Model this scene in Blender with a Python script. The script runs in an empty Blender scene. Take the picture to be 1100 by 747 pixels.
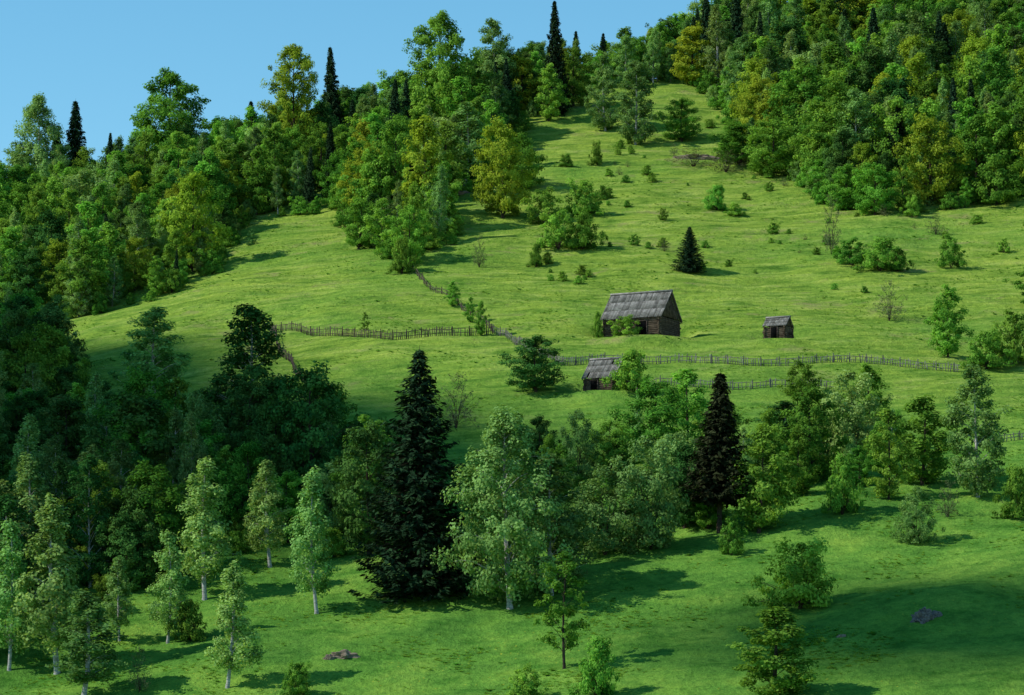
import bpy, math, random
import numpy as np
from mathutils import Vector, Matrix, noise
rng=np.random.default_rng(7); random.seed(7)
SC=bpy.context.scene; COL=SC.collection
# ------------------------------------------------------------------ terrain
C=np.array([(-44.1,250,1),(-21.6,245,1),(0,240,1),(20.5,232,1),(39.7,225,.9),
(-48.5,275,9.7),(-23.8,270,9.5),(0,265,9.3),(22.7,258,9.1),(44.1,250,8.8),
(-53.8,305,19.6),(-26.5,300,19.2),(0,292,18.7),(25.1,285,18.3),(49,278,17.8),
(-60.8,345,31),(-29.5,335,30.1),(0,325,29.2),(28.4,322,28.9),(55.5,315,28.3),
(-70.5,400,46.2),(-32.8,372,42.9),(0,362,41.8),(31.7,360,41.6),(63.1,358,41.3),
(-81.1,460,64.9),(-37,420,59.3),(0,410,57.8),(36.2,410,57.8),(71.4,405,57.1),
(-91.7,520,85),(-43.2,490,81.7),(0,468,78),(41,465,77.5),(80.2,455,75.9),
(-48.1,545,99.6),(-21.4,555,106.8),(0,535,102.9),(46.7,530,102),(90.8,515,99.1),
(9.5,590,124.8),(52,590,124.8),(101.4,575,121.7),(56.4,640,143.6),(114.6,650,151.1),
(-110,640,82),(-40,660,102),(30,700,125),(110,740,150),(-120,760,70),(0,800,100),(150,820,140),
(-250,300,20),(-260,450,62),(-260,560,80),(250,300,30),(260,450,82),(270,600,135),(-150,200,-14),(0,200,-12),(150,200,-12),
(-150,120,-30),(0,120,-32),(150,120,-30),(0,50,-16),(0,0,-1.9),(-150,0,-2),(150,0,-2),(0,-120,14),
(-500,300,30),(500,300,40),(-500,700,80),(500,700,150),(-500,0,0),(500,0,0),(0,1200,60),(-500,1200,50),(500,1200,90)],float)
def tps(r2): return np.where(r2>0, r2*np.log(np.maximum(r2,1e-9))*0.5, 0)
n=len(C); sc=100.0
Pn=C[:,:2]/sc
K=tps(((Pn[:,None]-Pn[None])**2).sum(-1))+np.eye(n)*0.002
A=np.zeros((n+3,n+3)); A[:n,:n]=K; A[:n,n]=1; A[:n,n+1:]=Pn; A[n,:n]=1; A[n+1:,:n]=Pn.T
W=np.linalg.solve(A, np.concatenate([C[:,2],[0,0,0]]))
def base(x,y):
    q=np.stack([x,y],-1)/sc; out=np.zeros(x.shape)
    for i in range(n): out+=W[i]*tps(((q-Pn[i])**2).sum(-1))
    return out+W[n]+W[n+1]*q[...,0]+W[n+2]*q[...,1]
xs=np.concatenate([np.arange(-1000,-160,40),np.arange(-160,160,1.4),np.arange(160,1001,40)])
ys=np.concatenate([np.arange(-160,200,8),np.arange(200,680,1.1),np.arange(680,1600,20)])
X,Y=np.meshgrid(xs,ys); Z=base(X,Y)
nz=noise.noise
for j in range(len(ys)):
    y=ys[j]
    if y<=180: continue
    tw=min(1,max(0,(y-350)/60))
    for i in range(len(xs)):
        x=xs[i]
        if abs(x)<125:
            Z[j,i]+=0.9*nz(Vector((x/22,y/22,3)))+0.35*nz(Vector((x/7,y/6,7)))+0.16*nz(Vector((x/3.2,y/2.2,1)))+(.12+.42*tw)*nz(Vector((x/14,y/3.4,11)))
Z+=1.6*np.exp(-(((X-36)/9)**2+((Y-252)/7)**2))
def Hv(x,y):
    x=np.asarray(x,float);y=np.asarray(y,float)
    i=np.clip(np.searchsorted(xs,x)-1,0,len(xs)-2); j=np.clip(np.searchsorted(ys,y)-1,0,len(ys)-2)
    a=(x-xs[i])/(xs[i+1]-xs[i]); b=(y-ys[j])/(ys[j+1]-ys[j])
    return (Z[j,i]*(1-a)+Z[j,i+1]*a)*(1-b)+(Z[j+1,i]*(1-a)+Z[j+1,i+1]*a)*b
def H(x,y): return float(Hv(x,y))
def pad(px,py,r,z):
    d=np.sqrt((X-px)**2+(Y-py)**2); w=np.clip((r+3-d)/3,0,1); w=w*w*(3-2*w)
    Z[:]=Z*(1-w)+z*w
BARN_Z=H(15.5,381)+.3; pad(17.3,383.5,5.5,BARN_Z)
SHED_Z=H(34.4,378)+.1; pad(34.8,379.3,2.6,SHED_Z)
HUT_Z=H(10.5,350)+.1; pad(11.6,351.6,3.6,HUT_Z)
# ------------------------------------------------------------------ node helpers
def mat(name):
    m=bpy.data.materials.new(name); m.use_nodes=True; nt=m.node_tree; nt.nodes.clear()
    out=nt.nodes.new("ShaderNodeOutputMaterial"); return m,nt,out
def N(nt,t,**k):
    nd=nt.nodes.new(t)
    for a,b in k.items(): setattr(nd,a,b)
    return nd
def L(nt,a,b): nt.links.new(a,b)
def ramp(nt,fac,stops):
    r=N(nt,"ShaderNodeValToRGB"); e=r.color_ramp.elements
    while len(e)<len(stops): e.new(.5)
    for el,(p,c) in zip(e,stops):
        el.position=p; el.color=(*c,1) if len(c)==3 else c
    L(nt,fac,r.inputs[0]); return r.outputs[0]
def mix(nt,f,a,b,bt='MIX'):
    m=N(nt,"ShaderNodeMix",data_type='RGBA',blend_type=bt)
    if isinstance(f,(int,float)): m.inputs[0].default_value=f
    else: L(nt,f,m.inputs[0])
    for s,v in ((6,a),(7,b)):
        if isinstance(v,tuple): m.inputs[s].default_value=(*v,1)
        else: L(nt,v,m.inputs[s])
    return m.outputs[2]
def noi(nt,vec,scale,detail=4,rough=.6,vs=None):
    if vs:
        mp=N(nt,"ShaderNodeMapping"); mp.inputs['Scale'].default_value=vs; L(nt,vec,mp.inputs[0]); vec=mp.outputs[0]
    t=N(nt,"ShaderNodeTexNoise"); t.inputs['Scale'].default_value=scale; t.inputs['Detail'].default_value=detail; t.inputs['Roughness'].default_value=rough
    L(nt,vec,t.inputs['Vector']); return t.outputs['Fac']
# grass terrain material
def grass_mat():
    m,nt,out=mat("meadow_grass_mat"); g=N(nt,"ShaderNodeNewGeometry"); p=g.outputs['Position']
    big=noi(nt,p,.03,3); mid=noi(nt,p,.1,6,.68); fine=noi(nt,p,1.3,5,.75,(1,.8,1)); str_=noi(nt,p,.4,6,.72,(.28,1.2,1.2)); vf=noi(nt,p,5,3,.7)
    c=ramp(nt,mid,[(.34,(.055,.165,.028)),(.5,(.105,.25,.038)),(.64,(.18,.325,.05))])
    cy=ramp(nt,str_,[(.34,(.12,.21,.03)),(.5,(.21,.315,.045)),(.64,(.3,.38,.08))])
    sx=N(nt,"ShaderNodeSeparateXYZ"); L(nt,p,sx.inputs[0])
    mr=N(nt,"ShaderNodeMapRange"); mr.inputs['From Min'].default_value=310; mr.inputs['From Max'].default_value=385; L(nt,sx.outputs['Y'],mr.inputs['Value'])
    mb=N(nt,"ShaderNodeMath",operation='MULTIPLY_ADD'); L(nt,big,mb.inputs[0]); mb.inputs[1].default_value=2.2; mb.inputs[2].default_value=-.4
    mm=N(nt,"ShaderNodeMath",operation='MULTIPLY',use_clamp=True); L(nt,mr.outputs[0],mm.inputs[0]); L(nt,mb.outputs[0],mm.inputs[1])
    mm2=N(nt,"ShaderNodeMath",operation='MULTIPLY_ADD',use_clamp=True); L(nt,mm.outputs[0],mm2.inputs[0]); mm2.inputs[1].default_value=1.2; mm2.inputs[2].default_value=.08
    col=mix(nt,mm2.outputs[0],c,cy)
    md=noi(nt,p,.25,7,.75,(.7,1.2,1)); col=mix(nt,1.0,col,ramp(nt,md,[(.36,(.52,.68,.6)),(.5,(1,1,1)),(.64,(1.16,1.08,1))]),'MULTIPLY')
    f=ramp(nt,fine,[(.3,(.66,.72,.66)),(.52,(1,1,1)),(.72,(1.25,1.18,1.1))]); col=mix(nt,1.0,col,f,'MULTIPLY')
    f2=ramp(nt,vf,[(.3,(.75,.78,.75)),(.55,(1,1,1)),(.75,(1.18,1.16,1.1))]); col=mix(nt,1.0,col,f2,'MULTIPLY')
    br=noi(nt,p,.13,6,.75,(1,1.5,1)); bf=ramp(nt,br,[(.56,(0,0,0)),(.7,(.8,.8,.8))]); col=mix(nt,mix(nt,1.0,bf,mr.outputs[0],'MULTIPLY'),col,(.25,.23,.095))
    vo=N(nt,"ShaderNodeTexVoronoi"); vo.inputs['Scale'].default_value=1.3; L(nt,p,vo.inputs['Vector'])
    fl=ramp(nt,vo.outputs['Distance'],[(.0,(1,1,1)),(.16,(0,0,0))]); fz=ramp(nt,noi(nt,p,.05,2),[(.5,(0,0,0)),(.58,(.75,.75,.75))])
    col=mix(nt,mix(nt,1.0,fl,fz,'MULTIPLY'),col,(.45,.4,.04))
    b=N(nt,"ShaderNodeBump"); b.inputs['Strength'].default_value=1; b.inputs['Distance'].default_value=.4
    ad=N(nt,"ShaderNodeMath",operation='ADD'); L(nt,fine,ad.inputs[0]); L(nt,str_,ad.inputs[1]); L(nt,ad.outputs[0],b.inputs['Height'])
    d=N(nt,"ShaderNodeBsdfDiffuse"); L(nt,col,d.inputs[0]); L(nt,b.outputs[0],d.inputs['Normal']); L(nt,d.outputs[0],out.inputs[0]); return m
def leaf_mat(name,dark,light,trans=.3,var=.32):
    m,nt,out=mat(name); a=N(nt,"ShaderNodeAttribute",attribute_name='tint'); oi=N(nt,"ShaderNodeObjectInfo")
    c=ramp(nt,a.outputs['Fac'],[(0,dark),(1,light)])
    hs=N(nt,"ShaderNodeHueSaturation"); L(nt,c,hs.inputs['Color'])
    r1=N(nt,"ShaderNodeMapRange"); L(nt,oi.outputs['Random'],r1.inputs['Value']); r1.inputs['To Min'].default_value=.483; r1.inputs['To Max'].default_value=.525; L(nt,r1.outputs[0],hs.inputs['Hue'])
    fr=N(nt,"ShaderNodeMath",operation='FRACT'); m2=N(nt,"ShaderNodeMath",operation='MULTIPLY'); L(nt,oi.outputs['Random'],m2.inputs[0]); m2.inputs[1].default_value=7.31; L(nt,m2.outputs[0],fr.inputs[0])
    r2=N(nt,"ShaderNodeMapRange"); L(nt,fr.outputs[0],r2.inputs['Value']); r2.inputs['To Min'].default_value=1-var; r2.inputs['To Max'].default_value=1+var; L(nt,r2.outputs[0],hs.inputs['Value'])
    d=N(nt,"ShaderNodeBsdfDiffuse"); t=N(nt,"ShaderNodeBsdfTranslucent"); L(nt,hs.outputs[0],d.inputs[0])
    L(nt,mix(nt,1.0,hs.outputs[0],(1.25,1.2,.7),'MULTIPLY'),t.inputs[0])
    ms=N(nt,"ShaderNodeMixShader"); ms.inputs[0].default_value=trans; L(nt,d.outputs[0],ms.inputs[1]); L(nt,t.outputs[0],ms.inputs[2]); L(nt,ms.outputs[0],out.inputs[0]); return m
def rough_mat(name,c1,c2,scale,vs=(1,1,1),bump=.05,c3=None):
    m,nt,out=mat(name); tc=N(nt,"ShaderNodeTexCoord"); p=tc.outputs['Object']
    f=noi(nt,p,scale,6,.7,vs); st=[(.3,c1),(.65,c2)]
    if c3: st.append((.8,c3))
    c=ramp(nt,f,st); a=N(nt,"ShaderNodeAttribute",attribute_name='tint')
    tv=ramp(nt,a.outputs['Fac'],[(0,(.6,.6,.6)),(1,(1.3,1.3,1.3))]); c=mix(nt,1.0,c,tv,'MULTIPLY')
    b=N(nt,"ShaderNodeBump"); b.inputs['Distance'].default_value=bump; L(nt,f,b.inputs['Height'])
    d=N(nt,"ShaderNodeBsdfDiffuse"); d.inputs['Roughness'].default_value=.8; L(nt,c,d.inputs[0]); L(nt,b.outputs[0],d.inputs['Normal']); L(nt,d.outputs[0],out.inputs[0]); return m
GRASS=grass_mat()
BARK=rough_mat("dark_bark",(.03,.022,.016),(.1,.08,.06),3)
BIRCHB=rough_mat("birch_bark",(.16,.15,.14),(.68,.66,.62),2.2,(1,1,3))
L_BIRCH=leaf_mat("birch_leaves",(.11,.21,.05),(.31,.48,.14),.36)
L_ROUND=leaf_mat("broadleaf_leaves",(.05,.145,.018),(.2,.4,.05),.35)
L_YOUNG=leaf_mat("young_leaves",(.08,.2,.025),(.26,.48,.065),.38)
L_YEL=leaf_mat("yellow_green_leaves",(.16,.24,.018),(.38,.48,.05),.38,.12)
L_DARK=leaf_mat("dark_shade_leaves",(.022,.075,.018),(.1,.22,.045),.25,.2)  # darker greens for variety, also painting shade into the left valley crowns
L_SPR=leaf_mat("spruce_needles",(.008,.026,.013),(.045,.095,.038),.08)
L_SPB=leaf_mat("dry_spruce_needles",(.01,.018,.008),(.038,.048,.02),.08,.05)
L_WIL=leaf_mat("willow_leaves",(.07,.165,.04),(.24,.39,.11),.35)
L_BUSH=leaf_mat("bush_leaves",(.06,.165,.02),(.23,.43,.055),.36)
L_TWIG=leaf_mat("twig_leaves",(.09,.12,.05),(.22,.25,.11),.25)
L_TUFT=leaf_mat("grass_blades",(.12,.26,.03),(.24,.4,.065),.45,.12)
L_WEED=leaf_mat("weed_leaves",(.08,.22,.03),(.16,.36,.05),.4,.15)
WOODR=rough_mat("weathered_roof_boards",(.12,.11,.095),(.31,.29,.265),1.6,(1,1,1),.02,(.19,.21,.12))
WOODD=rough_mat("dark_log_wood",(.04,.028,.02),(.17,.125,.09),2.0,(1,1,1),.02)
WOODG=rough_mat("grey_fence_wood",(.08,.075,.065),(.28,.265,.24),2.5)
WOODB=rough_mat("brown_fence_wood",(.05,.035,.028),(.17,.13,.11),2.5)
DARK=rough_mat("doorway_dark_paint",(.004,.004,.004),(.01,.01,.01),2)  # near-black paint standing in for the shade inside a doorway
ROCK=rough_mat("dark_rock",(.03,.027,.03),(.3,.26,.25),2.6,(1,1,1),.15)
SOIL=rough_mat("bare_soil",(.13,.1,.07),(.36,.28,.21),2.5)
CLOUD=rough_mat("shade_cloud_white",(.8,.8,.8),(.85,.85,.85),.05)
# ------------------------------------------------------------------ mesh builder (quads only)
class MB:
    def __init__(s): s.v=[];s.q=[];s.m=[];s.t=[];s.n=0
    def add(s,V,Q,mi,t):
        V=np.asarray(V,float).reshape(-1,3);Q=np.asarray(Q,int).reshape(-1,4)
        s.v.append(V); s.q.append(Q+s.n); s.n+=len(V); s.m.append(np.full(len(Q),mi)); s.t.append(np.broadcast_to(np.asarray(t,float),(len(Q),)))
    def tube(s,pts,rad,mi=0,sides=6,t=.5,cap=False):
        pts=np.asarray(pts,float); k=len(pts); d=np.gradient(pts,axis=0); d/=np.linalg.norm(d,axis=1)[:,None]+1e-9
        ref=np.where(np.abs(d[:,2:3])>.9,np.array([[1.,0,0]]),np.array([[0,0,1.]])); a=np.cross(d,ref); a/=np.linalg.norm(a,axis=1)[:,None]+1e-9; b=np.cross(d,a)
        th=np.arange(sides)*2*math.pi/sides
        V=pts[:,None]+(a[:,None]*np.cos(th)[None,:,None]+b[:,None]*np.sin(th)[None,:,None])*np.asarray(rad)[:,None,None]
        i=np.arange(k*sides).reshape(k,sides); Q=np.stack([i[:-1],np.roll(i[:-1],-1,1),np.roll(i[1:],-1,1),i[1:]],-1).reshape(-1,4)
        s.add(V,Q,mi,t)
        if cap:
            for e in (0,k-1):
                r=V.reshape(k,sides,3)[e]
                s.add(r,[[0,1,2,3],[0,3,4,5]] if sides==6 else [[0,1,2,3],[0,3,4,7],[4,5,6,7]],mi,t)
    def box(s,M,dx,dy,dz,mi=0,t=.5):
        c=np.array([(x*dx/2,y*dy/2,z*dz/2) for x in(-1,1) for y in(-1,1) for z in(-1,1)])
        V=[tuple(M@Vector(p)) for p in c]
        s.add(V,[[0,1,3,2],[4,6,7,5],[0,4,5,1],[2,3,7,6],[0,2,6,4],[1,5,7,3]],mi,t)
    def leaves(s,c,nrm,ln,wd,mi,t,tang=None):
        k=len(c); nrm=nrm/(np.linalg.norm(nrm,axis=1)[:,None]+1e-9)
        if tang is None: tang=rng.normal(size=(k,3))
        tang=tang-nrm*(tang*nrm).sum(1)[:,None]; tang/=np.linalg.norm(tang,axis=1)[:,None]+1e-9
        b=np.cross(nrm,tang); ln=np.broadcast_to(ln,(k,))[:,None]; wd=np.broadcast_to(wd,(k,))[:,None]
        V=np.stack([c-tang*ln/2,c+b*wd/2+nrm*wd*.12,c+tang*ln/2,c-b*wd/2+nrm*wd*.12],1).reshape(-1,3)
        s.add(V,np.arange(4*k).reshape(k,4),mi,t)
    def mesh(s,name,mats,smooth=None):
        V=np.concatenate(s.v);Q=np.concatenate(s.q);me=bpy.data.meshes.new(name)
        me.vertices.add(len(V)); me.vertices.foreach_set("co",V.astype(np.float32).ravel())
        me.loops.add(Q.size); me.loops.foreach_set("vertex_index",Q.astype(np.int32).ravel())
        me.polygons.add(len(Q)); me.polygons.foreach_set("loop_start",np.arange(0,Q.size,4,dtype=np.int32))
        me.polygons.foreach_set("loop_total",np.full(len(Q),4,dtype=np.int32))
        for m in mats: me.materials.append(m)
        me.update(calc_edges=True)
        me.polygons.foreach_set("material_index",np.concatenate(s.m).astype(np.int32))
        a=me.attributes.new("tint",'FLOAT','FACE'); a.data.foreach_set("value",np.concatenate(s.t).astype(np.float32))
        me.validate(); me.update(); return me
def link(name,data,parent=None,loc=None):
    o=bpy.data.objects.new(name,data); COL.objects.link(o)
    if parent: o.parent=parent
    if loc is not None: o.location=loc
    return o
# terrain object
nx,ny=len(xs),len(ys); idx=np.arange(nx*ny).reshape(ny,nx)
b=MB(); b.add(np.stack([X,Y,Z],-1).reshape(-1,3),np.stack([idx[:-1,:-1],idx[:-1,1:],idx[1:,1:],idx[1:,:-1]],-1).reshape(-1,4),0,.5)
me=b.mesh("grass_hillside",[GRASS]); me.polygons.foreach_set("use_smooth",np.ones(len(me.polygons),bool)); link("grass_hillside",me)
# ------------------------------------------------------------------ tree generators
U=rng.uniform
def broad(Ht,R,cb,prof,nl,nc,nleaf,ls,rc,tr,leafm,bark,zst=.75,droop=0,stems=1,up=.45,elong=1.0):
    b=MB(); ax=U(-.03,.03,2)*Ht
    zz=np.linspace(0,.93,9)
    if stems==1:
        tp=np.stack([ax[0]*np.sin(zz*3),ax[1]*np.sin(zz*2.4),zz*Ht],-1); b.tube(tp,tr*(1-zz)**.8+.015,0,8)
        b.tube([tp[0]-[0,0,.8],tp[0],tp[0]+[0,0,.5]],[tr*1.6,tr*1.35,tr],0,8)
        axis=lambda z:np.array([ax[0]*math.sin(z/Ht*3),ax[1]*math.sin(z/Ht*2.4),z])
    else:
        axis=lambda z:np.array([0,0,z])
        for i in range(stems):
            a=i*6.28/stems+U(0,.6); e=np.array([math.cos(a),math.sin(a)])*R*U(.3,.7)
            t=np.linspace(0,1,6); b.tube(np.stack([e[0]*t,e[1]*t,t**.8*Ht*U(.7,.9)-.2],-1),tr*(1.02-t),0,5)
    cl=[]
    for i in range(nl):
        t=(i+U(0,1))/nl; az=i*2.39996+U(-.3,.3); r=R*prof(t)*U(.64,1.2); zt=Ht*(cb+(1-cb)*t)*U(.98,1.02)
        z0=max(zt-r*up-.1*Ht*(1-t),Ht*cb*.7 if stems==1 else .05*Ht); z0=min(z0,Ht*.9); p0=axis(z0); d=np.array([math.cos(az),math.sin(az),0])
        p1=axis(zt)+d*r; p1[2]-=droop*r
        s_=np.linspace(0,1,6)[:,None]; mid=np.array([0,0,r*.12+droop*r*.5]); pts=p0*(1-s_)+p1*s_+mid*(4*s_*(1-s_))
        b.tube(pts,np.linspace(max(.012,tr*.32*(1-t*.6)),.01,6),0,4)
        k=max(1,int(round(nc*(.45+.75*r/R)))); bt=U(-.25,.25)
        for j in range(k):
            s=(.38+.67*(j+U(0,1))/k); q=p0*(1-s)+p1*s+mid*(4*s*(1-s)); q=q+rng.normal(size=3)*np.array([.2,.2,.14])*r*.7
            cl.append((q,rc*U(.5,1.2),U(0,1)+bt))
            if U()<.5: b.tube([p0*(1-s*.7)+p1*s*.7+mid*.5,q],[.018,.008],0,3)
    for j in range(3): cl.append((axis(Ht*U(.92,.99)),rc*.55,U(0,1)))
    cx=axis(Ht*(cb+.35*(1-cb)))
    for q,r,tt in cl:
        m=int(nleaf*U(.6,1.3)*(r/rc)**1.5)+6
        g=rng.normal(size=(m,3)); g/=np.linalg.norm(g,axis=1)[:,None]; g*=(U(0,1,m)**.45)[:,None]
        off=g*np.array([r,r,r*zst])
        if droop>0: off[:,2]-=np.abs(rng.normal(size=m))*r*droop*1.2
        c=q+off; c[:,2]=np.maximum(c[:,2],.15)
        out=(c-cx); out/=np.linalg.norm(out,axis=1)[:,None]+1e-6
        nr=g*.55+out*.65+np.array([0,0,.35])+rng.normal(size=(m,3))*.42
        sz=ls*U(.55,1.35,m)
        b.leaves(c,nr,sz*elong,sz*.75,1,np.clip(tt*.6+U(0,.4,m),0,1))
    return b.mesh("tree_mesh",[bark,leafm])
def spruce(Ht,R,leafm,cb=.05,dens=1.0,trr=.3,thin=1.0):
    b=MB(); z=np.linspace(-.02,1,10); b.tube(np.stack([z*0,z*0,z*Ht],-1),trr*(1.03-np.clip(z,0,1)),0,8)
    zc=cb*Ht
    while zc<Ht*.985:
        t=(zc/Ht-cb)/(1-cb); r0=R*((1-t)**.85)*(1 if t>.08 else .8+2.5*t)*U(.86,1.1); nb=int(7+4*(1-t)); a0=U(0,6.28)
        for i in range(nb):
            az=a0+i*6.283/nb+U(-.25,.25); r=r0*U(.6,1.1)+.12; d=np.array([math.cos(az),math.sin(az),0]); sd=np.array([-d[1],d[0],0])
            sag=r*U(.28,.5)*(1-.6*t); s=np.linspace(0,1,5); pts=np.stack([d[0]*s*r,d[1]*s*r,zc-sag*np.sin(s*2.3)+s*s*sag*.35],-1)
            b.tube(pts,np.linspace(.05*(1-t)+.012,.008,5),0,3)
            m=int(max(6,r*14*dens)); s=U(.08,1,m)**.75; side=rng.choice([-1,1],m); wdt=r*.3*(1.05-s)*U(.1,1,m)+.05
            c=np.stack([d[0]*s*r,d[1]*s*r,zc-sag*np.sin(s*2.3)+s*s*sag*.35],-1)+sd*(side*wdt)[:,None]; c[:,2]-=U(0,.28,m)+wdt*.25
            tg=d[None]*.7+sd[None]*(side*.6)[:,None]+np.array([0,0,-.55])+rng.normal(size=(m,3))*.2
            nr=np.array([0,0,1.])+d*.6+rng.normal(size=(m,3))*.45
            b.leaves(c,nr,U(.38,.7,m)*thin,U(.14,.26,m)*thin,1,np.clip(U(0,.6)+U(0,.45,m)*s,0,1),tg)
        zc+=Ht*.0155*(1.25-.35*t)*U(.8,1.2)
    return b.mesh("spruce_mesh",[BARK,leafm])
pr_round=lambda t: max(.12,math.sin(math.pi*min(1,(t*.86+.12)))**.6)
pr_oval=lambda t: max(.1,math.sin(math.pi*(t*.88+.1))**.75)
pr_birch=lambda t: max(.1,(1-t)**.55*min(1,.5+2.6*t))
pr_pop=lambda t: max(.12,min(1,.5+2*t)*(1-t**3)**.7)
pr_bush=lambda t: max(.2,math.cos(t*1.35)**.6)
V={}
def reg(k,me):
    co=np.empty(len(me.vertices)*3,np.float32); me.vertices.foreach_get("co",co); co=co.reshape(-1,3)
    V.setdefault(k,[]).append((me,float(np.percentile(co[:,2],99.7)),float(np.percentile(np.hypot(co[:,0],co[:,1]),97))*2))
def recol(k,src,leafm,nmax=9):
    for me,h,w in V[src][:nmax]:
        m2=me.copy(); m2.materials[1]=leafm; V.setdefault(k,[]).append((m2,h,w))
for _ in range(4): reg('B',broad(13,2.5,U(.15,.26),pr_birch,32,4,85,.26,.66,.17,L_BIRCH,BIRCHB,1.0,.35,1,.5))
for _ in range(3): reg('R',broad(10.5,3.9,.06,pr_round,34,5,90,.29,.88,.2,L_ROUND,BARK))
for _ in range(3): reg('A',broad(9,2.5,.06,pr_oval,27,4,88,.26,.68,.13,L_YOUNG,BARK))
for _ in range(2): reg('P',broad(13.5,2.9,.05,pr_pop,40,4,95,.28,.8,.17,L_WIL,BIRCHB))
reg('S',spruce(22,5.0,L_SPR)); reg('S',spruce(17,3.1,L_SPR,.03,1.1,.24))
reg('T',spruce(15.5,2.8,L_SPB,.24,.9,.2))
for _ in range(3): reg('H',broad(3.2,2.1,.02,pr_bush,24,3,85,.19,.48,.04,L_BUSH,BARK,.8,0,6,.5))
reg('G',broad(9,2.3,.2,pr_oval,18,3,60,.26,.55,.11,L_YOUNG,BARK))
reg('W',broad(8.5,3.9,.03,pr_round,32,5,85,.24,.75,.06,L_WIL,BARK,.9,.1,6,.8)); reg('W',broad(7.5,3.2,.03,pr_round,28,4,85,.24,.72,.06,L_BIRCH,BARK,.9,.1,5,.8))
reg('K',broad(4,2.2,.05,pr_bush,26,3,14,.14,.4,.04,L_TWIG,BARK,.9,0,7,.8))
recol('Y','R',L_YEL,2); recol('Y','A',L_YEL,1)
recol('D','R',L_DARK,2); recol('D','P',L_DARK,1)  # darkened copies of other crowns, shade put partly into the leaf colour
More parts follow.
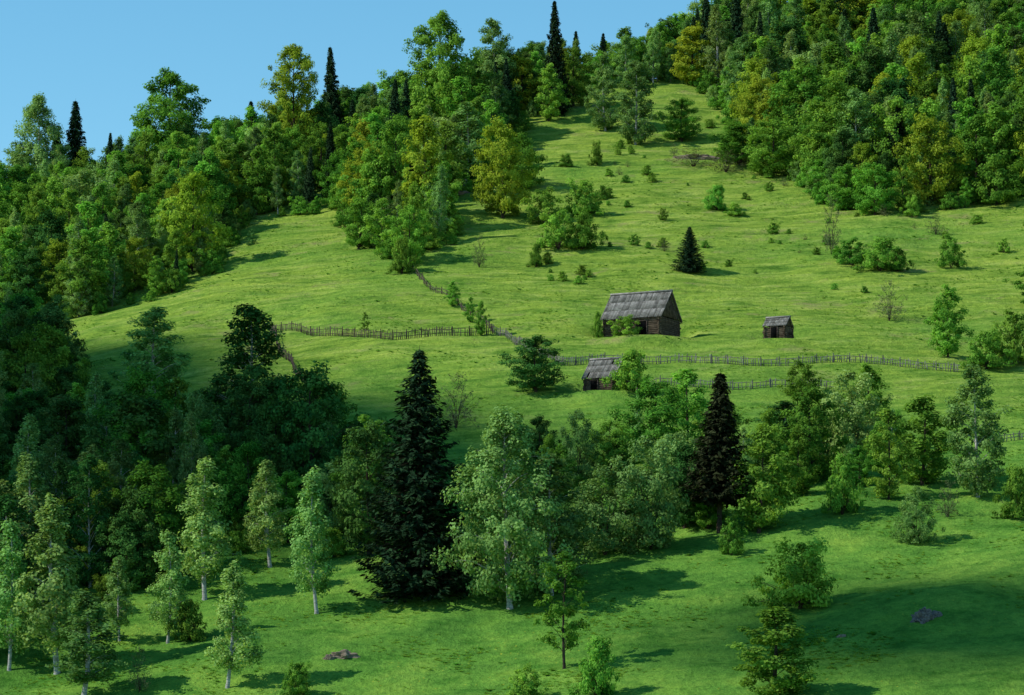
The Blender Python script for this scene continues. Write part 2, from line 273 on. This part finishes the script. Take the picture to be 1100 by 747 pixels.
# large old trees
reg('Q',broad(22,7.2,.12,pr_oval,52,8,95,.4,1.2,.4,L_ROUND,BARK)); reg('Q',broad(19,5.4,.1,pr_pop,54,6,110,.33,1.0,.3,L_BIRCH,BIRCHB,1.0,.2)); reg('Q',broad(24,6.0,.14,pr_oval,50,7,95,.4,1.15,.35,L_YEL,BARK))
NAMES=dict(B='birch_tree',R='beech_tree',A='young_alder_tree',P='poplar_tree',S='spruce_tree',T='dry_spruce_tree',H='hazel_bush',G='sapling_tree',W='willow_tree',K='bare_shrub',Y='yellow_green_maple_tree',Q='large_ash_tree',D='dark_shade_tree')  # D is no species of its own, only crowns recoloured darker
T="""B -29 274 13.2 5.3;B -24.2 247 10.7 4.4;B -18 267.5 13.3 4.5;B -23.5 282 10.4 4.5;B -31 261.5 10.1 3.5;D -35.9 278.5 9.4 5.5;B -40.1 256 15.6 6.7;B -36.6 248 9.1 6;B -35.5 262.5 7.6 3;B -44.5 257 13.2 4.1;K -31.8 248 4.1 2.2;H -28.9 261 3.8 3.5;H -18 244 3 2.7;B -42.1 288.5 11.1 5.5;B -46.3 277.5 13.3 5.3;S -8.7 270 22.7 10.8;Q1 -.2 264 17.9 9.5;P 3.6 267.5 12.9 7;G 4.4 245 9.9 5;H 1.1 237 2.9 3;H 6.8 235.5 4.9 3.8;A 20.6 230 7.5 6.3;H 25.4 256 6.1 7.4;H 20.7 274 3.5 2.5
W 8.9 278 8.5 8.9;W 13.4 279 10.7 7.6;D1 17 286 8.3 6.4;T 20.2 283 15.6 6;A 23.9 281 10.6 6.5;H 32.3 284 6 4.2;A 37.5 289 9 4.6;P 46.2 288 13.1 6.1;A 41.5 294 9 5.8;W 38.2 274 5.4 4;K 42.3 282 3.8 2.7;H 48.6 280 5.2 3.6
R 30.9 300 10 6.9;W 36.3 310 10 8;A 39.6 320 9.2 6.2;D 29.4 311 7 6;H 34.8 348 4.2 4.7;R 15 312 9.5 8;A 19.3 317 9.7 6.7;W 6.9 306 8 5.4;R 10.4 308 5.9 4.9;D 3 311 6.2 4.4;A 22.5 312 7 5;R -1 320 5.1 4.1
H 14.6 348 5.1 5.4;D 2.9 351 6.8 7.4;A 55.4 369 9.2 5.2;H 59 361 4.9 6.4;H 63 364 7 5.8;S 26.1 428 6.6 4.4;H 33.7 478 4.3 4.3;H 36.3 472 2.1 3.3;H 14.9 379.6 2.8 4;H 11.4 382.6 3.6 1.6
R -24 454 8 6.6;A -19.8 446 8.6 5.7;R -15.4 437 9.1 5.6;H -16.3 431 5.5 4.1;Y2 -14.2 466 18 8.2;R -19 474 17 9.1;Y -1.5 474 16 10;R 1.6 498 9.6 8;H 7.1 445 6.3 6;H 10.8 445 5.7 6;H 11.7 474 6.1 6.7;H 5.4 470 6 6.3;K -4.9 434 5 2.8;H 3.6 434 3.6 2.5;H 15.1 516 4.3 2.6;H 24.3 468 2.1 1.8;H 15.3 486 2.5 2.2;H 9.6 514 2.3 3.3
K 48.4 440 9.3 3.4;H 50.4 430 4.1 5.5;H 54 426 4.9 6.8;H 63.8 463 3.3 3.3;H 64.7 428 4.9 4.1;H 56.6 426 3.6 3.6;A 71.5 398 6.4 5.1;K 65.7 450 3.5 3.2;H 73.4 458 1.5 2.3;H 74.2 438 2.2 2;K 51.2 394 5.8 4.3;H 57.9 394 2.8 2
A -8.4 405 3.6 2.1;A -5.7 395 3.5 1.7;A -4.1 386 4.7 1.6;G -19.7 388 3 1.5;K -6.4 335 6.6 4.7;K -27 315 6 4
D2 -29.4 322 18.1 9.1;P -44.1 358 12.4 8;D0 -39.5 308 12 11;D1 -20.2 300 15.9 10;D0 -14 284 12.7 7.2;R -33.5 308 8.9 5.9;D -57.2 364 11.7 8.2;R -58.7 349 12.3 7.8;P -45.4 322 9.3 5.2;D1 -12.9 298 10.5 5.7
S 8.6 562 22 5;S -82 545 21.7 6.6;S -85.3 545 16.6 5.2;Q1 -88.8 545 23.8 10.8;Q0 -64.3 545 23.4 16;Q2 -39.5 530 24.1 9.5;S -33.9 550 20.8 5;S -49.5 548 14.8 4.6;Q0 -13.7 546 25.4 15;P -3.3 564 19.9 7.6;Y 37 592 12.1 8.7;P 17.6 548 14.1 6.7;P 22.8 536 15.5 7.2;R 31.5 539 8 7.9;Y -50.3 456 15.8 9.4;R 12 568 11.5 8;A 7 556 11 6;R 3.8 586 11.3 9.4;P -92.6 545 15.7 8.7
S 63.9 484 14.7 5.3;S 67.7 486 10.9 4.7;H 78.7 472 7.6 9.4;R 40.2 512 7.4 11;R 45.2 503 9.7 9.7;H 49.5 515 8.3 8.3;K 32 512 3.3 10;K 37.3 506 3.9 8.1;S 83.4 560 17.1 6.1;S 67.6 594 15.2 5.3;R 51.7 481 6.9 6.8;R 54.8 474 7.6 7;R 58.5 468 8.3 7.5;Y 77.4 562 14.4 11;Y 64 624 12 10;P 44.6 557 16.1 7.9;P 48.3 548 15.8 7;P 43.9 595 13.4 7.6;B -8.1 504 14.5 8.1;A -11.1 493 6.3 6.3"""
cnt={}; SRC={}
for e in T.replace("\n",";").split(";"):
    k,x,y,h,w=e.split(); x,y,h,w=map(float,(x,y,h,w)); fi=None; w*=1.1
    if len(k)>1: fi=int(k[1]); k=k[0]
    c=cnt.get(k,0); cnt[k]=c+1
    vi=c%len(V[k]) if fi is None else fi
    if k=='S': vi=0 if w/h>.4 else 1
    me,mh,mw=V[k][vi]
    o=link(NAMES[k],me,None,(x,y,H(x,y)-.08)); o.scale=(w/mw,w/mw,h/mh); o.rotation_euler=(U(-.03,.03),U(-.03,.03),U(0,6.28)); SRC[(k,vi)]=o
# ------------------------------------------------------------------ forests (one instanced object each)
def inpoly(px,py,poly):
    r=np.zeros(len(px),bool); k=len(poly)
    for i in range(k):
        x1,y1=poly[i];x2,y2=poly[(i+1)%k]
        c=((y1>py)!=(y2>py)); xi=(x2-x1)*(py-y1)/((y2-y1) if y2!=y1 else 1e-9)+x1; r^=c&(px<xi)
    return r
def scatter(poly,sp):
    p=np.array(poly); gx=np.arange(p[:,0].min(),p[:,0].max(),sp); gy=np.arange(p[:,1].min(),p[:,1].max(),sp); a,c=np.meshgrid(gx,gy); a=a.ravel()+U(-.5,.5,a.size)*sp; c=c.ravel()+U(-.5,.5,c.size)*sp
    m=inpoly(a,c,poly); return a[m],c[m]
def instancer(name,pts,rots,scl,ids,objs):
    me=bpy.data.meshes.new(name); me.from_pydata([tuple(p) for p in pts],[],[])
    a=me.attributes.new("rot",'FLOAT_VECTOR','POINT'); a.data.foreach_set("vector",np.asarray(rots,np.float32).ravel())
    a=me.attributes.new("scl",'FLOAT_VECTOR','POINT'); a.data.foreach_set("vector",np.asarray(scl,np.float32).ravel())
    a=me.attributes.new("idx",'INT','POINT'); a.data.foreach_set("value",np.asarray(ids,np.int32))
    ob=link(name,me); ng=bpy.data.node_groups.new(name+"_nodes",'GeometryNodeTree')
    ng.interface.new_socket(name='Geometry',in_out='INPUT',socket_type='NodeSocketGeometry'); ng.interface.new_socket(name='Geometry',in_out='OUTPUT',socket_type='NodeSocketGeometry')
    gi=ng.nodes.new('NodeGroupInput'); go=ng.nodes.new('NodeGroupOutput'); jn=ng.nodes.new('GeometryNodeJoinGeometry')
    def na(nm,t):
        nd=ng.nodes.new('GeometryNodeInputNamedAttribute'); nd.data_type=t; nd.inputs['Name'].default_value=nm; return nd.outputs[0]
    ra=na("rot",'FLOAT_VECTOR'); sa=na("scl",'FLOAT_VECTOR'); ia=na("idx",'INT')
    for k,src in enumerate(objs):
        oi=ng.nodes.new('GeometryNodeObjectInfo'); oi.inputs['Object'].default_value=src; oi.inputs['As Instance'].default_value=True; oi.transform_space='ORIGINAL'
        cp=ng.nodes.new('FunctionNodeCompare'); cp.data_type='INT'; cp.operation='EQUAL'
        ng.links.new(ia,cp.inputs[2]); cp.inputs[3].default_value=k
        ip=ng.nodes.new('GeometryNodeInstanceOnPoints'); ng.links.new(gi.outputs[0],ip.inputs['Points']); ng.links.new(cp.outputs[0],ip.inputs['Selection'])
        ng.links.new(oi.outputs['Geometry'],ip.inputs['Instance']); ng.links.new(ra,ip.inputs['Rotation']); ng.links.new(sa,ip.inputs['Scale']); ng.links.new(ip.outputs[0],jn.inputs[0])
    ng.links.new(jn.outputs[0],go.inputs[0]); md=ob.modifiers.new("instances",'NODES'); md.node_group=ng; return ob
def forest(name,zones):
    keys=sorted(SRC); P_=[];R_=[];S_=[];I_=[]
    for poly,sp,hm,mixd in zones:
        if sp<0:   # fringe along an open line
            a=[];c=[]
            for (x1,y1),(x2,y2) in zip(poly[:-1],poly[1:]):
                k=max(1,int(math.hypot(x2-x1,y2-y1)/-sp))
                for q in range(k): t=(q+U(0,1))/k; a.append(x1+(x2-x1)*t+rng.normal()*1.6); c.append(y1+(y2-y1)*t+rng.normal()*2.2)
            a=np.array(a);c=np.array(c)
        else: a,c=scatter(poly,sp)
        z=Hv(a,c)-.15
        ks=list(mixd); pr=np.array([mixd[k] for k in ks],float); pr/=pr.sum(); pick=rng.choice(len(ks),len(a),p=pr)
        for i in range(len(a)):
            k=ks[pick[i]]; cand=[q for q in keys if q[0]==k]; q=cand[rng.integers(len(cand))]
            if k=='S': q=('S',1)
            me,mh,mw=V[k][q[1]]; h=hm*U(.5,1.4)*(1.2 if k=='S' else 1)*(.35 if (k=='H' and sp>0) else 1); s=h/mh
            ws=s*U(.75,1.08)
            P_.append((a[i],c[i],z[i])); R_.append((U(-.04,.04),U(-.04,.04),U(0,6.28))); S_.append((ws,ws,s)); I_.append(keys.index(q))
    instancer(name,P_,R_,S_,I_,[SRC[k] for k in keys])
pa=[(-112,430),(-82,442),(-68,432),(-60,435),(-52,437),(-46.5,460),(-47.5,494),(-40,496),(-28.6,496),(-22,462),(-15,442),(-9,452),(-12,484),(-5,504),(1.8,560),(6.6,588),(40,596),(44,640),(-20,620),(-60,590),(-112,590)]
pr=[(40,594),(44.6,560),(42,522),(50.4,510),(51,480),(64,468),(83.5,478),(92,474),(130,468),(145,700),(44,690)]
pd=[(-85,430),(-61.4,391),(-51.7,346),(-43.7,340),(-34.4,326),(-22.9,324),(-14.7,305),(-10.9,290),(-17,286),(-23.2,290),(-32.1,286),(-36.3,276),(-41.4,264),(-47.1,254),(-70,254)]
pm=[(-5.1,317),(1,320),(7.1,315),(15.3,318.5),(25.4,316.5),(34.5,326),(42.1,320),(44.2,306.5),(35.3,292),(27.9,292),(19,284),(11.5,279),(6.1,275),(.9,279.5),(-2.8,294.5)]
FR=dict(H=4,A=1.2,W=1)
forest("left_forest",[(pa,4.5,9.8,dict(A=6,R=1.5,P=2.2,Y=.8,S=.4,B=2.2,W=.4,D=1.3)),(pa[1:16],-2.2,3.0,FR)])
forest("right_forest",[(pr,4.9,12.8,dict(A=5,R=2.2,P=2,Y=1.2,S=1.2,B=1.8,W=.5,D=2)),(pr[0:9],-2.0,3.6,FR)])
forest("valley_forest",[(pd,4.7,9.2,dict(R=2,P=2.5,B=2.5,W=1,A=1,S=.2,D=4)),(pm,4.8,5.5,dict(R=2,W=2.4,A=3,H=2,B=.8,D=1.5)),(pd[1:13],-3,2.2,FR)])
# scattered small meadow shrubs
hk=[k for k in sorted(SRC) if k[0] in 'HK']; sx_,sy_=scatter([(-4,425),(14,520),(38,590),(44,520),(52,478),(66,462),(95,465),(80,400),(40,415),(10,412)],3.2)
nzv=np.array([noise.noise(Vector((a/13,c/13,2))) for a,c in zip(sx_,sy_)]); kp=(nzv>.18)&(U(0,1,len(sx_))<.4); sx_=sx_[kp];sy_=sy_[kp]; s_=U(.15,.55,len(sx_))
instancer("meadow_shrubs",np.stack([sx_,sy_,Hv(sx_,sy_)-.05],-1),np.stack([s_*0,s_*0,U(0,6.28,len(s_))],-1),np.stack([s_,s_,s_],-1),rng.integers(0,len(hk),len(s_)),[SRC[k] for k in hk])
# ------------------------------------------------------------------ grass tufts
def tuft(nb,h,mt,bw=.05,upn=1.0):
    b=MB(); a=U(0,6.28,nb); r=U(0,.3,nb); tg=np.stack([np.cos(a),np.sin(a),np.ones(nb)*.55],-1)+rng.normal(size=(nb,3))*.25
    hh=h*U(.5,1.2,nb); c=np.stack([np.cos(a)*r,np.sin(a)*r,hh*.3],-1); nr=np.stack([-np.cos(a)*.5-.2,-np.sin(a)*.5-.1,a*0+upn],-1)
    b.leaves(c,nr,hh,bw,0,U(0,1,nb),tg); return b.mesh("tuft",[mt])
tA=link("grass_tuft",tuft(20,.36,L_TUFT,.09),None,(6,246,H(6,246))); tB=link("meadow_weed",tuft(30,.5,L_WEED,.16),None,(8,249,H(8,249)))
def tufts(nn):
    y=235+U(0,1,nn)**1.3*270; x=U(-1,1,nn)*(y*.185)
    nzv=np.array([noise.noise(Vector((a/11,c/9,5)))+.5*noise.noise(Vector((a/3,c/3,9))) for a,c in zip(x,y)])
    keep=nzv>U(.0,.4,nn); x=x[keep];y=y[keep];z=Hv(x,y)-.04; k=len(x)
    ids=(U(0,1,k)<.06).astype(int); s=U(.3,.85,k)
    instancer("meadow_grass_tufts",np.stack([x,y,z],-1),np.stack([x*0,x*0,U(0,6.28,k)],-1),np.stack([s,s,s],-1),ids,[tA,tB])
tufts(70000)
# ------------------------------------------------------------------ fences
def fence(pts,h=1.15,gap=.28,mt=WOODG,rails=2,name="wooden_fence"):
    b=MB(); pts=np.array(pts,float); seg=np.linalg.norm(np.diff(pts,axis=0),axis=1); cum=np.concatenate([[0],np.cumsum(seg)]); Lg=cum[-1]
    def at(s): x=np.interp(s,cum,pts[:,0]);y=np.interp(s,cum,pts[:,1]); return x+.25*math.sin(s*.35),y+.3*math.sin(s*.23+1)
    s=0
    while s<Lg:
        x,y=at(s);x2,y2=at(s+.1); an=math.atan2(y2-y,x2-x); hh=h*U(.75,1.2)
        M=Matrix.Translation((x,y,H(x,y)+hh/2-.1))@Matrix.Rotation(an,4,'Z')@Matrix.Rotation(U(-.16,.16),4,'Y')@Matrix.Rotation(U(-.08,.08),4,'X')
        if U()>.07: b.box(M,U(.06,.12),.035,hh,0,U(0,1))
        s+=gap*U(.7,1.5)
    s=0
    while s<Lg-.5:
        e=min(s+2.2,Lg); x,y=at(s);x2,y2=at(e); z=H(x,y);z2=H(x2,y2)
        b.tube([(x,y+.07,z-.3),(x+U(-.06,.06),y+.07,z+h*1.15)],[.075,.065],0,6,U(0,.6),True)
        for r in range(rails):
            q=h*(.35+.45*r)+U(-.08,.08); b.tube([(x,y+.045,z+q),(x2,y2+.045,z2+q+U(-.08,.08))],[.045,.04],0,6,U(.2,.9),True)
        s=e
    return link(name,b.mesh(name,[mt]))
fence([(-33.3,399.5),(-26.4,392),(-15.9,382.5),(-11.1,384),(-2.5,387)],1.15,.26,WOODB)
fence([(-2.5,387),(1.8,375),(6.4,364),(11.8,366.5),(21.1,366),(29.1,363.5),(34.9,362.5),(40.8,363.5),(47.7,363),(55.2,359)],1.05)
fence([(10.3,357),(17,353),(23.7,352),(33.8,351.5),(39.2,349.5)],1.0,.34)
fence([(-15.3,432.5),(-11.4,417),(-7.8,406.5),(-4.4,395.5),(-2.5,387.5)],.9,.6,WOODB)
fence([(-33.3,399),(-29.9,380.5),(-25.5,361)],1.2,.35,WOODB)
fence([(53.4,317.5),(59.3,319),(64,320)],.9,.35); fence([(59.2,362),(68.2,366.5)],1.1)
# ------------------------------------------------------------------ log buildings
def hut(name,x,y,z,th,Lx,Wy,wh,rr,over=.55,door=None,missing=0):
    root=link(name,None,None,(x,y,z)); root.rotation_euler=(0,0,-th)   # origin = front-left corner, +x along front
    b=MB(); r=.13; nlog=int(wh/(2*r*.93))
    for i in range(nlog):
        zz=r+i*2*r*.93-.15; e=.28
        for yy in (0,Wy): b.tube([(-e*U(.6,1.3),yy,zz),(Lx+e*U(.6,1.3),yy,zz)],[r*U(.9,1.05),r*U(.9,1.05)],0,8,U(0,1),True)
        for xx in (0,Lx): b.tube([(xx,-e*U(.6,1.3),zz+r),(xx,Wy+e*U(.6,1.3),zz+r)],[r*U(.9,1.05),r*U(.9,1.05)],0,8,U(0,1),True)
    for xx in (0.02,Lx-.02):   # gable boards
        k=int(Wy/.24)
        for i in range(k):
            yy=(i+.5)*Wy/k; hh=rr*(1-abs(yy-Wy/2)/(Wy/2))
            if hh>.12: b.box(Matrix.Translation((xx+U(-.01,.01),yy,wh-.1+hh/2)),.035,Wy/k*.93,hh,0,U(.1,1))
    link("walls",b.mesh("walls",[WOODD]),root)
    b=MB(); sl=math.hypot(Wy/2,rr); ex=over/ (Wy/2)*rr
    for sgn in (0,1):
        k=int((Lx+2*over)/.21); ang=math.atan2(rr,Wy/2)
        for row in range(3):
            for i in range(k):
                if U()<missing: continue
                xx=-over+(i+.5)*(Lx+2*over)/k; tot=sl+over*.9; ln=tot/3+.18; s0=tot*(row+.5)/3-over*.9
                py=s0*math.cos(ang); pz=s0*math.sin(ang)
                if sgn: py=Wy-py
                M=Matrix.Translation((xx,py,wh-.02+pz+.05+U(-.012,.012)+row*.035))@Matrix.Rotation(ang if not sgn else -ang,4,'X')@Matrix.Rotation(U(-.02,.02),4,'Z')
                b.box(M,(Lx+2*over)/k*U(.86,.97),ln*U(.95,1.06),.03,0,U(0,1))
    for yy,sg in ((Wy/2-.13,-1),(Wy/2+.13,1)): b.box(Matrix.Translation((Lx/2,yy,wh+rr+.13))@Matrix.Rotation(-sg*math.atan2(rr,Wy/2),4,'X'),Lx+2*over+.1,.3,.035,0,.7)
    link("roof",b.mesh("roof",[WOODR]),root)
    b=MB()
    for xx in np.linspace(-over*.7,Lx+over*.7,6):
        b.tube([(xx,-over*.8,wh-.12-ex*.8),(xx,Wy/2,wh+rr-.12)],[.06,.06],0,6,.3,True); b.tube([(xx,Wy+over*.8,wh-.12-ex*.8),(xx,Wy/2,wh+rr-.12)],[.06,.06],0,6,.3,True)
    link("rafters",b.mesh("rafters",[WOODD]),root)
    if door:
        dx,dw,dh=door; b=MB(); b.box(Matrix.Translation((dx,-r-.02,dh/2)),dw,.06,dh,0,.5); link("door_dark_panel",b.mesh("door",[DARK]),root)  # solid panel over the logs, doorway shade painted near-black
        b=MB()
        for q in (dx-dw/2-.05,dx+dw/2+.05): b.box(Matrix.Translation((q,-r-.045,dh/2)),.1,.1,dh+.1,0,.3)
        b.box(Matrix.Translation((dx,-r-.048,dh+.1)),dw+.3,.1,.1,0,.3); link("door_frame",b.mesh("door_frame",[WOODB]),root)
    b=MB()
    for i in range(26):
        t=U(0,1); q=(t*Lx,-.05) if i%2 else (Lx+.03,t*Wy); s=U(.2,.4); b.box(Matrix.Translation((q[0],q[1],-.12))@Matrix.Rotation(U(0,3),4,'Z')@Matrix.Rotation(U(-.3,.3),4,'X'),s,s*.9,s*.8,0,U(0,1))
    link("foundation_stones",b.mesh("stones",[ROCK]),root)
    return root
th=math.radians(27)
hut("log_barn",12.2,383.2,BARN_Z,th,7.9,6.2,2.9,3.3,.5,(5.4,1.5,2.0))
hut("wooden_shed",33.0,378.6,SHED_Z,math.radians(25),2.7,2.6,1.9,1.0,.3,(1.3,.8,1.5))
hut("old_log_hut",8.9,351.0,HUT_Z,th,3.6,4.6,1.9,2.2,.45,(1.2,.9,1.3),.06)
# ------------------------------------------------------------------ rocks, soil, shade-casting clouds
def lump(name,x,y,z,s,mt,seed,sub=4,amp=.35,fr=1.2):
    bpy.ops.mesh.primitive_ico_sphere_add(subdivisions=sub,radius=1,location=(x,y,z)); o=bpy.context.object; o.name=name
    for v in o.data.vertices:
        d=noise.noise(v.co*fr+Vector((seed,0,0)))+.5*noise.noise(v.co*fr*2.3+Vector((0,seed,0)))+.25*noise.noise(v.co*fr*5+Vector((0,0,seed))); v.co*=1+amp*d
    o.scale=s; o.data.materials.append(mt)
    at=o.data.attributes.new("tint",'FLOAT','FACE'); at.data.foreach_set("value",np.full(len(o.data.polygons),.5,np.float32)); return o
lump("rock_outcrop",34.8,246.3,H(34.8,246.3)+.05,(.9,.6,.85),ROCK,3,4,.6,2)
lump("boulder",36.0,246.8,H(36.0,246.8),(.5,.4,.4),ROCK,9)
lump("molehill",27.9,245.5,H(27.9,245.5)-.05,(.45,.35,.2),SOIL,5)
for i,(x,y,a,c) in enumerate([(-14.6,253,1.2,.7),(-15.9,252.4,.5,.3),(33,520,3.6,1.6),(-10.2,497,2.6,2.0)]): lump("bare_earth_patch",x,y,H(x,y)-.15,(a,c,.35+.3*c),SOIL,i*3+1,4,.5,1.8)
# unseen clouds, added out of view and sized to shade the slope
for i,(x,y,z,a,c,d) in enumerate([(-1367,96,1227,40,48,13),(-1382,145,1233,34,34,11),(-1288,12,1205,20,13,8),(-1270,4,1203,18,12,7)]):
    lump("shade_cloud",x,y,z,(a,c,d),CLOUD,i*7+2,5,.45,1.7)
# ------------------------------------------------------------------ camera, light, sky
cam=bpy.data.cameras.new("camera"); co=link("camera",cam)
cam.lens=102.08; cam.sensor_width=36; cam.shift_y=.3514; co.rotation_euler=(math.pi/2,0,0); cam.clip_end=5000; cam.clip_start=1
SC.camera=co
S=Vector((-.735,-.13,.665))
l=bpy.data.lights.new("sun","SUN"); l.energy=5; l.angle=math.radians(.5); l.color=(1,.96,.86); lo=link("sun",l); lo.rotation_euler=S.to_track_quat('Z','Y').to_euler()
w=bpy.data.worlds.new("World"); SC.world=w; w.use_nodes=True; nt=w.node_tree
s=nt.nodes.new("ShaderNodeTexSky"); s.sky_type='NISHITA'; s.sun_disc=False; s.sun_elevation=math.radians(41.7); s.sun_rotation=math.radians(260)
s.dust_density=0.0; s.air_density=1.0; s.ozone_density=4.0
hs=nt.nodes.new("ShaderNodeHueSaturation"); hs.inputs['Hue'].default_value=.478; hs.inputs['Saturation'].default_value=1.18; hs.inputs['Value'].default_value=1.08
nt.links.new(s.outputs[0],hs.inputs['Color']); nt.links.new(hs.outputs[0],nt.nodes["Background"].inputs[0]); nt.nodes["Background"].inputs[1].default_value=.15
SC.view_settings.view_transform='Standard'; SC.view_settings.look='None'; SC.view_settings.exposure=0
